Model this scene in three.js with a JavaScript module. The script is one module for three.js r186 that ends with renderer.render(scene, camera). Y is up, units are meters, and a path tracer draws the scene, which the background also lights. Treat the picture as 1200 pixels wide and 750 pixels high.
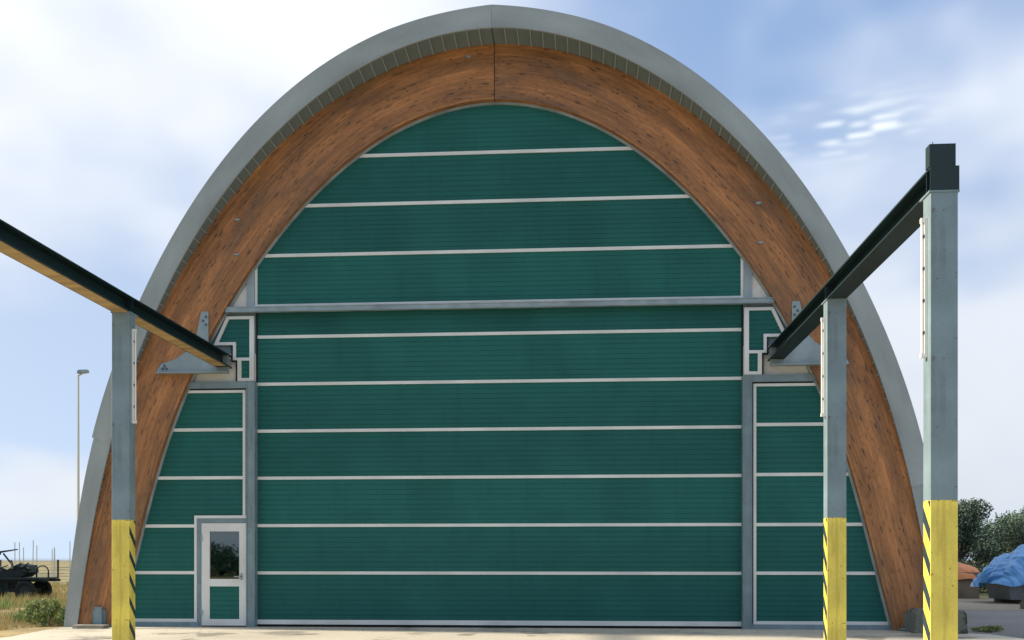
import * as THREE from 'three';
import { mergeGeometries } from 'three/addons/utils/BufferGeometryUtils.js';

// ---------------------------------------------------------------- camera, sky, sun, exposure
const scene = new THREE.Scene();
const camera = new THREE.PerspectiveCamera(60.0, 1.6, 0.1, 3000);
camera.position.set(1.689, 1.39, 19.612);
camera.rotation.y = 0.0677;
camera.setViewOffset(2100.8, 1313, 450.4, 0, 1200, 750);      // shift lens: horizon low in the frame
camera.updateProjectionMatrix();
scene.add(camera);

const renderer = new THREE.WebGLRenderer({ antialias: true });
renderer.setSize(1024, 640);
renderer.toneMapping = THREE.LinearToneMapping;
renderer.toneMappingExposure = 1.65;
renderer.shadowMap.enabled = true;

const SUN_DIR = new THREE.Vector3(-0.82, 0.56, -0.10).normalize();
const sun = new THREE.DirectionalLight(0xfff0da, 5.0);
sun.name = 'sun';
sun.position.copy(SUN_DIR).multiplyScalar(80);
sun.castShadow = true;
sun.shadow.radius = 7;
sun.shadow.mapSize.set(2048, 2048);
Object.assign(sun.shadow.camera, { left: -40, right: 40, top: 40, bottom: -40, near: 1, far: 200 });
scene.add(sun, sun.target);

// ---------------------------------------------------------------- noise helpers (seeded)
function rng(seed) { let s = seed >>> 0; return () => { s = (s + 0x6D2B79F5) | 0; let t = Math.imul(s ^ (s >>> 15), 1 | s); t = (t + Math.imul(t ^ (t >>> 7), 61 | t)) ^ t; return ((t ^ (t >>> 14)) >>> 0) / 4294967296; }; }
function hash3(x, y, z) { let h = Math.imul(x, 374761393) ^ Math.imul(y, 668265263) ^ Math.imul(z, 2147483647 ^ 0x5bd1e995); h = Math.imul(h ^ (h >>> 13), 1274126177); h ^= h >>> 16; return (h >>> 0) / 4294967296; }
const sm = t => t * t * (3 - 2 * t);
const clamp = (v, a = 0, b = 1) => Math.min(b, Math.max(a, v));
const sstep = (a, b, v) => sm(clamp((v - a) / (b - a)));
const lerp = (a, b, t) => a + (b - a) * t;
function noise3(x, y, z) {
  const xi = Math.floor(x), yi = Math.floor(y), zi = Math.floor(z), u = sm(x - xi), v = sm(y - yi), w = sm(z - zi);
  const h = (a, b, c) => hash3(xi + a, yi + b, zi + c);
  return lerp(lerp(lerp(h(0, 0, 0), h(1, 0, 0), u), lerp(h(0, 1, 0), h(1, 1, 0), u), v), lerp(lerp(h(0, 0, 1), h(1, 0, 1), u), lerp(h(0, 1, 1), h(1, 1, 1), u), v), w);
}
function fbm3(x, y, z, o = 5) { let s = 0, a = 0.5, n = 0; for (let i = 0; i < o; i++) { s += a * noise3(x, y, z); n += a; x = x * 2.03 + 7.1; y = y * 2.03 + 3.7; z = z * 2.03 + 1.3; a *= 0.5; } return s / n; }
// periodic 2-D noise for tiling textures; x in [0,px), y in [0,py)
function pn(x, y, px, py, k) {
  const xi = Math.floor(x), yi = Math.floor(y), u = sm(x - xi), v = sm(y - yi);
  const h = (a, b) => hash3(((xi + a) % px + px) % px, ((yi + b) % py + py) % py, k);
  return lerp(lerp(h(0, 0), h(1, 0), u), lerp(h(0, 1), h(1, 1), u), v);
}
function pfbm(u, v, fx, fy, k, o = 4) { let s = 0, a = 0.5, n = 0; for (let i = 0; i < o; i++) { s += a * pn(u * fx, v * fy, fx, fy, k + i); n += a; fx *= 2; fy *= 2; a *= 0.5; } return s / n; }

// ---------------------------------------------------------------- sky: hazy blue with broken white cloud
{
  const W = 2048, H = 1024, SKY = 0.72, d = new Float32Array(W * H * 4);
  for (let j = 0; j < H; j++) for (let i = 0; i < W; i++) {
    const th = ((i + 0.5) / W - 0.5) * 2 * Math.PI, ph = ((j + 0.5) / H - 0.5) * Math.PI;
    const x = Math.cos(ph) * Math.cos(th), y = Math.sin(ph), z = Math.cos(ph) * Math.sin(th);
    const e = clamp(y);
    // clear air
    const k = Math.pow(1 - e, 2.8);
    let r = lerp(0.045, 0.47, k), g = lerp(0.190, 0.645, k), b = lerp(0.49, 0.86, k);
    // forward scattering towards the sun (veiled by haze)
    const c = clamp(x * SUN_DIR.x + y * SUN_DIR.y + z * SUN_DIR.z, -1, 1);
    const glow = Math.pow(clamp((c + 1) / 2), 2.7);
    r = lerp(r, 0.71, glow * 0.85); g = lerp(g, 0.77, glow * 0.85); b = lerp(b, 0.90, glow * 0.8);
    if (y > -0.03) {
      // broken cloud sheet, brighter towards the zenith as thin overcast is
      const q = 1 / (0.25 + e);
      const n = fbm3(x * q * 1.1 + 5.6, z * q * 1.1 + 8.2, y * 2.0 + 1.7, 5), n2 = fbm3(x * 5 + 11, y * 5 + 4, z * 5 + 9, 4);
      const cov = sstep(0.44, 0.66, n * 0.72 + n2 * 0.28);
      const cw = (0.64 + 0.20 * n2 + 0.12 * glow) * (0.90 + 0.75 * e);
      const m = cov * sstep(-0.02, 0.06, y) * 0.74;
      r = lerp(r, cw * 1.00, m); g = lerp(g, cw * 1.01, m); b = lerp(b, cw * 1.03, m);
      // thin streaky wisps
      const az = Math.atan2(x, -z), el = Math.asin(y), wx = (az - 0.272) / 0.055, wy = (el - 0.398) / 0.02, wd = wx * wx + wy * wy;
      if (wd < 5) { const wv = Math.exp(-wd) * sstep(0.45, 0.8, noise3(az * 40, el * 330, 3.3)) * 1.1; r = lerp(r, 0.93, wv); g = lerp(g, 0.98, wv); b = lerp(b, 0.97, wv); }
    }
    if (y < 0) { const t = sstep(0, -0.12, y); r = lerp(r, 0.30, t); g = lerp(g, 0.29, t); b = lerp(b, 0.25, t); }
    r *= SKY; g *= SKY; b *= SKY;
    const o = (j * W + i) * 4; d[o] = r; d[o + 1] = g; d[o + 2] = b; d[o + 3] = 1;
  }
  const t = new THREE.DataTexture(d, W, H, THREE.RGBAFormat, THREE.FloatType);
  t.mapping = THREE.EquirectangularReflectionMapping; t.magFilter = t.minFilter = THREE.LinearFilter; t.wrapS = THREE.RepeatWrapping; t.needsUpdate = true;
  scene.background = t; scene.environment = t;
}

// ---------------------------------------------------------------- textures & materials
function tex(w, h, metresU, metresV, fn, srgb = true) {
  const d = new Uint8Array(w * h * 4);
  for (let j = 0; j < h; j++) for (let i = 0; i < w; i++) {
    const c = fn((i + 0.5) / w, (j + 0.5) / h), o = (j * w + i) * 4;
    d[o] = clamp(c[0]) * 255; d[o + 1] = clamp(c[1]) * 255; d[o + 2] = clamp(c[2]) * 255; d[o + 3] = 255;
  }
  const t = new THREE.DataTexture(d, w, h, THREE.RGBAFormat);
  t.wrapS = t.wrapT = THREE.RepeatWrapping; t.magFilter = THREE.LinearFilter; t.minFilter = THREE.LinearMipmapLinearFilter; t.generateMipmaps = true;
  if (srgb) t.colorSpace = THREE.SRGBColorSpace;
  t.repeat.set(1 / metresU, 1 / metresV); t.needsUpdate = true;
  return t;
}
const grey = v => [v, v, v];
// mottled paint / dust: multiplies a base colour (near white map)
const mottle = (k, amt, fx = 6, fy = 6) => tex(512, 512, 4, 4, (u, v) => { const n = pfbm(u, v, fx, fy, k, 5), f = pn(u * 256, v * 256, 256, 256, k + 20); return grey(1 - amt + amt * (n * 1.1 + 0.15 * f)); });
const streaky = (k, amt) => tex(512, 512, 4, 4, (u, v) => { const n = pfbm(u, v, 3, 40, k, 3), m = pfbm(u, v, 5, 4, k + 9, 5), dr = sstep(0.60, 0.8, pfbm(u, v, 40, 3, k + 14, 3)), s = pn(u * 200, v * 200, 200, 200, k + 3); return [0, 1, 2].map(i => 1 - amt + amt * (0.22 * n + 0.80 * m) - dr * amt * 0.12 + (s > 0.992 ? 0.25 : 0) * [1, 1, 0.9][i]); });
const rough = (k, a, b) => tex(256, 256, 2, 2, (u, v) => grey(lerp(a, b, pfbm(u, v, 8, 8, k, 4))), false);

const L = (r, g, b) => new THREE.Color().setRGB(r, g, b);
const std = (o) => new THREE.MeshStandardMaterial({ roughness: 0.7, metalness: 0, side: THREE.DoubleSide, ...o });

const M = {};
const greenMaps = [1, 2, 3].map(k => streaky(40 + k * 7, 0.20));
M.green = [[0.019, 0.142, 0.121], [0.020, 0.147, 0.124], [0.019, 0.136, 0.117]].map((c, i) => new THREE.MeshPhysicalMaterial({ color: L(...c), map: greenMaps[i], roughness: 0.6, specularIntensity: 0.35, side: THREE.DoubleSide }));
M.white = std({ color: L(0.74, 0.75, 0.70), map: mottle(11, 0.16), roughness: 0.5 });
M.infill = std({ color: L(0.82, 0.80, 0.73), map: mottle(13, 0.2), roughness: 0.7 });
M.galv = std({ color: L(0.36, 0.44, 0.45), map: mottle(17, 0.3, 10, 10), roughness: 0.45, metalness: 0.15 });
M.fascia = std({ color: L(0.355, 0.40, 0.39), map: mottle(19, 0.26, 3, 9), roughness: 0.55 });
M.roof = std({ color: L(0.22, 0.28, 0.28), map: mottle(21, 0.2), roughness: 0.6 });
M.soffit = std({ color: L(0.22, 0.28, 0.28), map: mottle(23, 0.25), roughness: 0.7 });
M.batten = std({ color: L(0.31, 0.36, 0.355), roughness: 0.7 });
M.railDark = std({ color: L(0.005, 0.026, 0.028), map: mottle(25, 0.35), roughness: 0.55 });
M.tan = std({ color: L(0.56, 0.38, 0.17), map: mottle(27, 0.35, 3, 24), roughness: 0.8 });
M.black = std({ color: L(0.012, 0.04, 0.05), map: mottle(31, 0.3), roughness: 0.6 });
M.rubber = std({ color: L(0.01, 0.012, 0.012), roughness: 0.9 });
M.lamp = std({ color: L(0.78, 0.77, 0.72), roughness: 0.35 });
M.darkBolt = std({ color: L(0.09, 0.12, 0.13), roughness: 0.5, metalness: 0.4 });
M.interior = std({ color: L(0.05, 0.05, 0.05), roughness: 0.9 });
M.pane = new THREE.MeshPhysicalMaterial({ color: L(0.45, 0.55, 0.52), transmission: 1, thickness: 0, roughness: 0.02, ior: 2.0 });

const worn = (k, base, chip, drip) => tex(512, 512, 1.6, 1.6, (u, v) => {
  const n = pfbm(u, v, 6, 6, k, 4), c = pfbm(u, v, 26, 26, k + 7, 3), e = pn(u * 128, v * 128, 128, 128, k + 12), d = sstep(0.58, 0.82, pfbm(u, v, 24, 2, k + 15, 3)), w = 0.86 + 0.2 * n + 0.05 * (e - 0.5), ch = 0.7 * sstep(0.80, 0.86, c + 0.10 * (e - 0.5));
  return base.map((q, i) => lerp(lerp(q * w, q * w * drip[i], d * 0.6), chip[i], ch));
});
M.yellow = std({ map: worn(210, [0.915, 0.835, 0.36], [0.42, 0.33, 0.22], [0.86, 0.82, 0.74]), roughness: 0.5 });
M.steel = std({ map: worn(230, [0.470, 0.545, 0.565], [0.36, 0.33, 0.29], [0.88, 0.88, 0.86]), roughness: 0.5 });
// glulam: laminations along u, grain streaks, knots, weather staining
{
  const R = rng(77), knots = [];
  for (let i = 0; i < 300; i++) knots.push([R() * 8, R() * 1.6, 0.006 + R() * 0.012, 0.2 + R() * 0.6, 1.5 + R() * 4.5]);
  const NL = 40, cellW = 0.1, grid = new Map();
  knots.forEach((k, i) => { for (let a = -3; a <= 3; a++) for (let b = -1; b <= 1; b++) { const key = ((Math.floor(k[0] / cellW) + a + 80) % 80) + ',' + ((Math.floor(k[1] / cellW) + b + 16) % 16); if (!grid.has(key)) grid.set(key, []); grid.get(key).push(i); } });
  const wood = (u, v, what) => {
    const lam = Math.floor(v * NL), lv = v * NL - lam;
    const seg = Math.floor(u * 3 + hash3(lam, 5, 1)) % 3;
    const tone = hash3(lam, seg, 9);
    const g1 = pfbm(u, v, 24, 160, 60, 3), g2 = pn(u * 90, v * 400, 90, 400, 61), st = pfbm(u, v, 7, 5, 65, 4);
    let dk = 0;
    const X = u * 8, Y = v * 1.6, list = grid.get(Math.floor(X / cellW) + ',' + Math.floor(Y / cellW));
    if (list) for (const i of list) { const k = knots[i]; let dx = Math.abs(X - k[0]); if (dx > 4) dx = 8 - dx; let dy = Math.abs(Y - k[1]); if (dy > 0.8) dy = 1.6 - dy; const q = Math.hypot(dx / k[4], dy) / k[2]; if (q < 1.3) dk = Math.max(dk, k[3] * sstep(1.3, 0.5, q)); }
    const line = lv < 0.10 ? 0.16 : 0;
    const fl = sstep(0.64, 0.86, pn(u * 110, v * 60, 110, 60, 68)) * 0.07, pale = pfbm(u, v, 10, 8, 69, 3);
    const val = 0.80 + 0.12 * (tone - 0.5) + 0.20 * (g1 - 0.5) + 0.14 * (g2 - 0.5) + 0.30 * (pale - 0.5) - line * 0.6 - fl;
    const stain = sstep(0.52, 0.78, st);
    let c = [0.785 * val, 0.530 * val, 0.310 * val];
    c = c.map((q, i) => lerp(q, [0.50, 0.38, 0.28][i] * (0.6 + 0.5 * g1), stain * 0.55));
    return c.map((q, i) => lerp(q, [0.24, 0.17, 0.12][i], dk));
  };
  const map = tex(2048, 512, 8, 1.6, wood);
  M.wood = std({ map, roughness: 0.62 });
}
// ground surfaces
M.concrete = std({ map: tex(1024, 1024, 12, 12, (u, v) => {
  const n = pfbm(u, v, 5, 5, 90, 6), s = pfbm(u, v, 9, 9, 95, 5), f = pn(u * 400, v * 400, 400, 400, 97);
  const oil = sstep(0.66, 0.74, pfbm(u, v, 14, 14, 99, 4)), cr = Math.abs(pfbm(u, v, 4, 4, 104, 5) - 0.5) < 0.0022 ? 0.14 : 0;
  const k = 0.545 + 0.16 * n + 0.06 * (f - 0.5) - 0.14 * sstep(0.58, 0.75, s) - 0.16 * oil - cr;
  return [k * 1.12, k * 1.08, k * 0.97];
}), roughness: 0.9 });
M.asphalt = std({ map: tex(1024, 1024, 10, 10, (u, v) => {
  const n = pfbm(u, v, 4, 4, 110, 6), f = pn(u * 500, v * 500, 500, 500, 117);
  const k = 0.45 + 0.16 * (n - 0.5) + 0.10 * (f - 0.5);
  return [k * 1.03, k, k * 0.96];
}), roughness: 0.95 });
M.gravel = std({ map: tex(1024, 1024, 10, 10, (u, v) => {
  const n = pfbm(u, v, 4, 4, 130, 6), f = pn(u * 300, v * 300, 300, 300, 137);
  const k = 0.56 + 0.18 * (n - 0.5) + 0.2 * (f - 0.5);
  return [k * 1.08, k, k * 0.86];
}), roughness: 0.95 });
M.field = std({ map: tex(1024, 1024, 24, 24, (u, v) => {
  const n = pfbm(u, v, 6, 6, 150, 6), m = pfbm(u, v, 13, 13, 158, 5), f = pn(u * 500, v * 500, 500, 500, 157);
  const dry = [0.60, 0.53, 0.35], grn = [0.34, 0.38, 0.18], t = sstep(0.42, 0.66, n), k = 0.7 + 0.5 * (m - 0.2) + 0.25 * (f - 0.5);
  return dry.map((c, i) => lerp(c, grn[i], t) * k);
}), roughness: 1 });
M.mossy = std({ map: tex(512, 512, 1.5, 1.5, (u, v) => {
  const n = pfbm(u, v, 5, 5, 170, 5), f = pn(u * 160, v * 160, 160, 160, 171), t = sstep(0.45, 0.62, n), k = 0.85 + 0.4 * (f - 0.5);
  return [0.50, 0.50, 0.45].map((c, i) => lerp(c, [0.22, 0.27, 0.17][i], t) * k);
}), roughness: 0.95 });
const leafMat = (r, g, b) => new THREE.MeshPhysicalMaterial({ color: L(r, g, b), vertexColors: true, roughness: 0.85, side: THREE.DoubleSide, transmission: 0.3, thickness: 0 });
M.leafDark = leafMat(0.048, 0.092, 0.062);
M.leafMid = leafMat(0.066, 0.118, 0.080);
M.leafWeed = leafMat(0.19, 0.25, 0.085);
M.grass = leafMat(0.30, 0.27, 0.12);
M.bark = std({ color: L(0.09, 0.07, 0.05), roughness: 0.95 });

// ---------------------------------------------------------------- mesh helpers
class G {                                                     // collects flat quads / triangles, uv in metres by dominant axis
  constructor(off = 0) { this.p = []; this.u = []; this.off = off; }
  tri(a, b, c, uv) {
    if (!uv) {
      const ux = b[0] - a[0], uy = b[1] - a[1], uz = b[2] - a[2], vx = c[0] - a[0], vy = c[1] - a[1], vz = c[2] - a[2];
      const nx = Math.abs(uy * vz - uz * vy), ny = Math.abs(uz * vx - ux * vz), nz = Math.abs(ux * vy - uy * vx), o = this.off;
      const f = nz >= nx && nz >= ny ? q => [q[0] + o, q[1] + o] : nx >= ny ? q => [q[2] + o, q[1] + o] : q => [q[0] + o, q[2] + o];
      uv = [f(a), f(b), f(c)];
    }
    this.p.push(...a, ...b, ...c); this.u.push(...uv[0], ...uv[1], ...uv[2]);
    return this;
  }
  quad(a, b, c, d, uv) { this.tri(a, b, c, uv && [uv[0], uv[1], uv[2]]); this.tri(a, c, d, uv && [uv[0], uv[2], uv[3]]); return this; }
  box(x0, x1, y0, y1, z0, z1) {
    const P = (x, y, z) => [x ? x1 : x0, y ? y1 : y0, z ? z1 : z0];
    this.quad(P(0, 0, 1), P(1, 0, 1), P(1, 1, 1), P(0, 1, 1)); this.quad(P(1, 0, 0), P(0, 0, 0), P(0, 1, 0), P(1, 1, 0));
    this.quad(P(1, 0, 1), P(1, 0, 0), P(1, 1, 0), P(1, 1, 1)); this.quad(P(0, 0, 0), P(0, 0, 1), P(0, 1, 1), P(0, 1, 0));
    this.quad(P(0, 1, 1), P(1, 1, 1), P(1, 1, 0), P(0, 1, 0)); this.quad(P(0, 0, 0), P(1, 0, 0), P(1, 0, 1), P(0, 0, 1));
    return this;
  }
  prism(poly, z0, z1) {                                       // polygon in xy (counter-clockwise) between z0 and z1
    const sh = new THREE.Shape(poly.map(q => new THREE.Vector2(q[0], q[1]))), e = new THREE.ExtrudeGeometry(sh, { depth: z1 - z0, bevelEnabled: false });
    this.add(e, 0, 0, z0); return this;
  }
  add(geo, dx = 0, dy = 0, dz = 0) {
    const g = geo.index ? geo.toNonIndexed() : geo, a = g.attributes.position, o = this.off;
    for (let i = 0; i < a.count; i += 3) { const q = [0, 1, 2].map(k => [a.getX(i + k) + dx, a.getY(i + k) + dy, a.getZ(i + k) + dz]); this.tri(...q); }
    return this;
  }
  geo() {
    const g = new THREE.BufferGeometry();
    g.setAttribute('position', new THREE.Float32BufferAttribute(this.p, 3)); g.setAttribute('uv', new THREE.Float32BufferAttribute(this.u, 2)); g.computeVertexNormals();
    return g;
  }
}
const taken = {};
function numbered(n) { const k = taken[n] = (taken[n] ?? -1) + 1; return k ? `${n}_${String(k).padStart(3, '0')}` : n; }
function mesh(name, g, mat, parent = scene) {
  const m = new THREE.Mesh(g instanceof G ? g.geo() : g, mat);
  m.name = parent === scene ? numbered(name) : name; m.castShadow = m.receiveShadow = true; parent.add(m); return m;
}
function group(name, parent = scene, pos) { const o = new THREE.Group(); o.name = parent === scene ? numbered(name) : name; if (pos) o.position.set(...pos); parent.add(o); return o; }
function tag(o, label, category, grp) { o.userData.label = label; o.userData.category = category; if (grp) o.userData.group = grp; return o; }
function structure(o, stuff) { o.userData.kind = stuff ? 'stuff' : 'structure'; return o; }
const bx = (...a) => new G().box(...a);

// ---------------------------------------------------------------- arch profiles (half, |x| against y)
const ARC_N = 96;
function polar(c, phi0) {                                     // r(phi) about (0, 3), phi from the vertical; from the foot to the crown
  const out = [];
  for (let i = 0; i <= ARC_N; i++) { const f = phi0 * (1 - i / ARC_N), r = c.reduce((q, k) => q * f + k, 0); out.push([r * Math.sin(f), 3 + r * Math.cos(f)]); }
  return out;
}
const outerP = polar([0.6825, -3.6875, 7.1546, -4.955, 0.4408, -0.7127, 9.2799], 1.893);
const innerP = polar([0.0709, -0.049, -0.9676, 3.4172, -3.4657, -0.0301, 8.8301], 1.9105);
const timberP = polar([0.2879, -0.9145, -0.1617, 3.9654, -4.2854, 0.0102, 7.7418], 1.944);
const overhang = y => 0.03 + 0.60 * clamp(y / 11.84) ** 2;      // the roof edge leans forward towards the crown
function offset(P, d) {                                       // outward
  return P.map((p, i) => { const a = P[Math.max(0, i - 1)], b = P[Math.min(P.length - 1, i + 1)], tx = b[0] - a[0], ty = b[1] - a[1], l = Math.hypot(tx, ty); return i === P.length - 1 ? [0, p[1] + d] : [p[0] + ty / l * d, p[1] - tx / l * d]; });
}
const side = (P, s) => P.map(p => [p[0] * s, p[1]]);
const archX = y => { for (let i = 1; i < timberP.length; i++) if (timberP[i][1] >= y) { const a = timberP[i - 1], b = timberP[i]; return lerp(a[0], b[0], (y - a[1]) / (b[1] - a[1])); } return 0; };
function ribbon(A, B, zb, zf, uo = 0) {                       // solid band between polylines A and B
  const g = new G(); let s = uo;
  for (let i = 1; i < A.length; i++) {
    const a0 = A[i - 1], a1 = A[i], b0 = B[i - 1], b1 = B[i];
    const ds = Math.hypot((a1[0] + b1[0] - a0[0] - b0[0]) / 2, (a1[1] + b1[1] - a0[1] - b0[1]) / 2), w0 = Math.hypot(a0[0] - b0[0], a0[1] - b0[1]), w1 = Math.hypot(a1[0] - b1[0], a1[1] - b1[1]);
    const Z0 = typeof zb === 'function' ? zb : () => zb, Z1 = typeof zf === 'function' ? zf : () => zf, z0 = 0, z1 = 1, th = 0.3;
    const p = (q, k) => [q[0], q[1], k ? Z1(q) : Z0(q)];
    g.quad(p(a0, z1), p(a1, z1), p(b1, z1), p(b0, z1), [[s, 0], [s + ds, 0], [s + ds, w1], [s, w0]]);
    g.quad(p(a0, z0), p(b0, z0), p(b1, z0), p(a1, z0), [[s, 0], [s, w0], [s + ds, w1], [s + ds, 0]]);
    g.quad(p(a0, z0), p(a1, z0), p(a1, z1), p(a0, z1), [[s, 0], [s + ds, 0], [s + ds, th], [s, th]]);
    g.quad(p(b0, z1), p(b1, z1), p(b1, z0), p(b0, z0), [[s, 0], [s + ds, 0], [s + ds, th], [s, th]]);
    s += ds;
  }
  const E0 = q => typeof zb === 'function' ? zb(q) : zb, E1 = q => typeof zf === 'function' ? zf(q) : zf;
  for (const i of [0, A.length - 1]) g.quad([...A[i], E0(A[i])], [...A[i], E1(A[i])], [...B[i], E1(B[i])], [...B[i], E0(B[i])]);
  return g;
}
// ribbed sheet panel: rows of flats and shallow grooves between two side curves
function ribPanel(xl, xr, y0, y1, z, t = 0.03, off = 0) {
  const n = Math.max(1, Math.round((y1 - y0) / 0.1)), rib = (y1 - y0) / n, rows = [[y0, 0]], g = new G(off);
  for (let k = 0; k < n; k++) { const b = y0 + k * rib, w = Math.min(0.02, rib * 0.2); rows.push([b + rib - w, 0], [b + rib - w + 0.004, -0.007], [b + rib - 0.004, -0.007]); if (k < n - 1) rows.push([b + rib, 0]); }
  rows[rows.length - 1] = [y1, 0]; rows.splice(rows.length - 2, 1);
  for (let i = 1; i < rows.length; i++) {
    const [ya, da] = rows[i - 1], [yb, db] = rows[i], la = xl(ya), lb = xl(yb), ra = xr(ya), rb = xr(yb);
    g.quad([la, ya, z + da], [ra, ya, z + da], [rb, yb, z + db], [lb, yb, z + db]);
    g.quad([la, ya, z - t], [la, ya, z + da], [lb, yb, z + db], [lb, yb, z - t]);
    g.quad([ra, ya, z + da], [ra, ya, z - t], [rb, yb, z - t], [rb, yb, z + db]);
  }
  g.quad([xl(y0), y0, z - t], [xr(y0), y0, z - t], [xr(y0), y0, z], [xl(y0), y0, z]);
  g.quad([xl(y1), y1, z], [xr(y1), y1, z], [xr(y1), y1, z - t], [xl(y1), y1, z - t]);
  return g;
}
const K = v => () => v;

// ---------------------------------------------------------------- ground
{
  const gcircle = new THREE.CircleGeometry(2500, 128); gcircle.rotateX(-Math.PI / 2);
  const gg = new G().add(gcircle, 0, -0.012, 0);
  structure(mesh('ground', gg, M.field));
  const flat = (name, poly, y, mat) => { const sh = new THREE.Shape(poly.map(p => new THREE.Vector2(p[0], -p[1]))); const e = new THREE.ShapeGeometry(sh); e.rotateX(-Math.PI / 2); return structure(mesh(name, new G().add(e, 0, y, 0), mat)); };
  flat('asphalt_yard', [[8.5, 45], [70, 45], [70, -30], [24, -16], [14, -16.5], [8.9, -26], [8.5, -26]], -0.006, M.asphalt);
  flat('gravel_strip', [[8.9, -8.0], [12.0, -8.6], [30, -7.0], [30, -16], [8.9, -17]], -0.002, M.gravel);
  flat('concrete_apron', [[-8.75, -26], [-8.75, 0.1], [-8.95, 0.25], [-8.85, 1.2], [-8.6, 2.6], [-8.7, 4.2], [-9.4, 7], [-10.5, 14], [-11, 45], [11.5, 45], [10.6, 8], [9.4, 0.9], [8.75, 0.35], [8.75, -26]], 0.002, M.concrete);
  // threshold in front of the doors
  const th = new G(); th.box(-7.6, 7.7, 0.0021, 0.014, 0.02, 0.55); structure(mesh('threshold_slab', th, M.concrete));
}

// ---------------------------------------------------------------- hangar
const hangar = group('hangar');
tag(hangar, 'arched hangar with brown timber arch, green ribbed doors and grey roof edge', 'hangar');
{
  const ZF0 = q => overhang(q[1]), ZF1 = q => overhang(q[1]) + 0.04, ZFb = q => overhang(q[1]) - 0.002, ZFl = q => overhang(q[1]) + 0.028;
  // roof shell
  const rIn = offset(innerP, 0.07), rOut = offset(outerP, -0.03);
  const rg = ribbon([...side(rOut, -1), ...side(rOut, 1).reverse().slice(1)], [...side(rIn, -1), ...side(rIn, 1).reverse().slice(1)], -26, ZFb);
  const roof = mesh('roof', rg, M.roof, hangar);
  // fascia: lower and upper length on either side
  for (const [s, ySeam] of [[-1, 3.72], [1, 2.72]]) {
    const k = innerP.findIndex(p => p[1] > ySeam);
    const lo = ribbon(side(offset(outerP, -0.035), s).slice(0, k + 1), side(innerP, s).slice(0, k + 1), ZF0, ZFl);
    const A = side(outerP, s).slice(k), B = side(innerP, s).slice(k);
    const e = A.length - 1; A[e] = [0.002 * s, A[e][1]]; B[e] = [0.002 * s, B[e][1]];
    mesh('fascia', lo, M.fascia, roof); mesh('fascia', ribbon(A, B, ZF0, ZF1), M.fascia, roof);
  }
  const ZFs = q => Math.max(0.008, overhang(q[1]) - 0.004);
  // soffit boards and joint battens
  const arc = (() => { const d = [0]; for (let i = 1; i < innerP.length; i++) d.push(d[i - 1] + Math.hypot(innerP[i][0] - innerP[i - 1][0], innerP[i][1] - innerP[i - 1][1])); return d; })();
  const at = (P, s) => { let i = 1; while (i < arc.length - 1 && arc[i] < s) i++; const t = (s - arc[i - 1]) / (arc[i] - arc[i - 1]); return [lerp(P[i - 1][0], P[i][0], t), lerp(P[i - 1][1], P[i][1], t)]; };
  const total = arc[arc.length - 1], nb = Math.round(total / 0.25), w = total / nb, b0 = offset(innerP, 0.025), b1 = offset(innerP, 0.055), l0 = offset(innerP, 0.004);
  for (const s of [-1, 1]) for (let i = 1; i < nb; i++) {
    const f = q => [q[0] * s, q[1]], a = i * w, c = (i + 1) * w;
    mesh('soffit_board', ribbon([a + 0.012, c - 0.012].map(q => f(at(b1, q))), [a + 0.012, c - 0.012].map(q => f(at(b0, q))), 0.004, ZFs), M.soffit, roof);
    mesh('soffit_batten', ribbon([a - 0.0115, a + 0.0115].map(q => f(at(b1, q))), [a - 0.0115, a + 0.0115].map(q => f(at(l0, q))), 0.004, ZFs), M.batten, roof);
  }
  // glulam arch, two halves meeting at the crown
  const tOut = offset(innerP, 0.06);
  for (const s of [-1, 1]) {
    const A = side(tOut, s), B = side(timberP, s), e = A.length - 1;
    A[e] = [0.007 * s, A[e][1]]; B[e] = [0.007 * s, B[e][1]];
    const half = mesh('timber_arch', ribbon(B, A, -0.30, 0, s > 0 ? 3.3 : 0), M.wood, hangar);
    for (const [x, y] of s < 0 ? [[-5.32, 8.42], [-5.34, 7.70], [-0.52, 11.62]] : [[5.28, 8.5], [5.32, 7.71]])
      mesh('cable_clip', new G().box(x - 0.05, x + 0.05, y - 0.015, y + 0.015, 0.0, 0.03).box(x - 0.02, x + 0.02, y - 0.03, y + 0.025, 0.0005, 0.016), M.galv, half);
  }
  mesh('crown_joint', bx(-0.006, 0.006, 10.8, 11.6, -0.26, -0.03), M.rubber, hangar);
  // arch edge trim
  for (const s of [-1, 1]) {
    const A = side(timberP, s), B = side(offset(timberP, -0.045), s); B[B.length - 1][0] = 0;
    mesh('arch_trim', ribbon(A, B, -0.2, -0.125), M.galv, hangar);
  }
  // back wall (far gable) and front backing
  const full = P => [...side(P, -1), ...side(P, 1).reverse().slice(1)];
  const bw = full(rIn).map(p => [p[0], p[1]]).reverse();
  mesh('back_wall', new G().prism(bw, -26, -25.9), M.interior, hangar);
  const hole = new THREE.Shape(full(offset(timberP, 0.3)).reverse().map(p => new THREE.Vector2(p[0], Math.max(0.003, p[1]))));
  hole.holes.push(new THREE.Path([[-6.0, 0.1], [-6.0, 2.1], [-5.3, 2.1], [-5.3, 0.1]].map(p => new THREE.Vector2(...p))));
  const bk = new THREE.ExtrudeGeometry(hole, { depth: 0.06, bevelEnabled: false });
  mesh('wall_backing', new G().add(bk, 0, 0, -0.39), M.interior, hangar);

  const ZP = -0.165, ZS = -0.14;                              // panel face, strip face
  const strip = (x0, x1, yc, parent, h = 0.066, z = ZS) => mesh('joint_strip', bx(x0, x1, yc - h / 2, yc + h / 2, z - 0.04, z), M.white, parent);
  let pc = 0;
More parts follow.
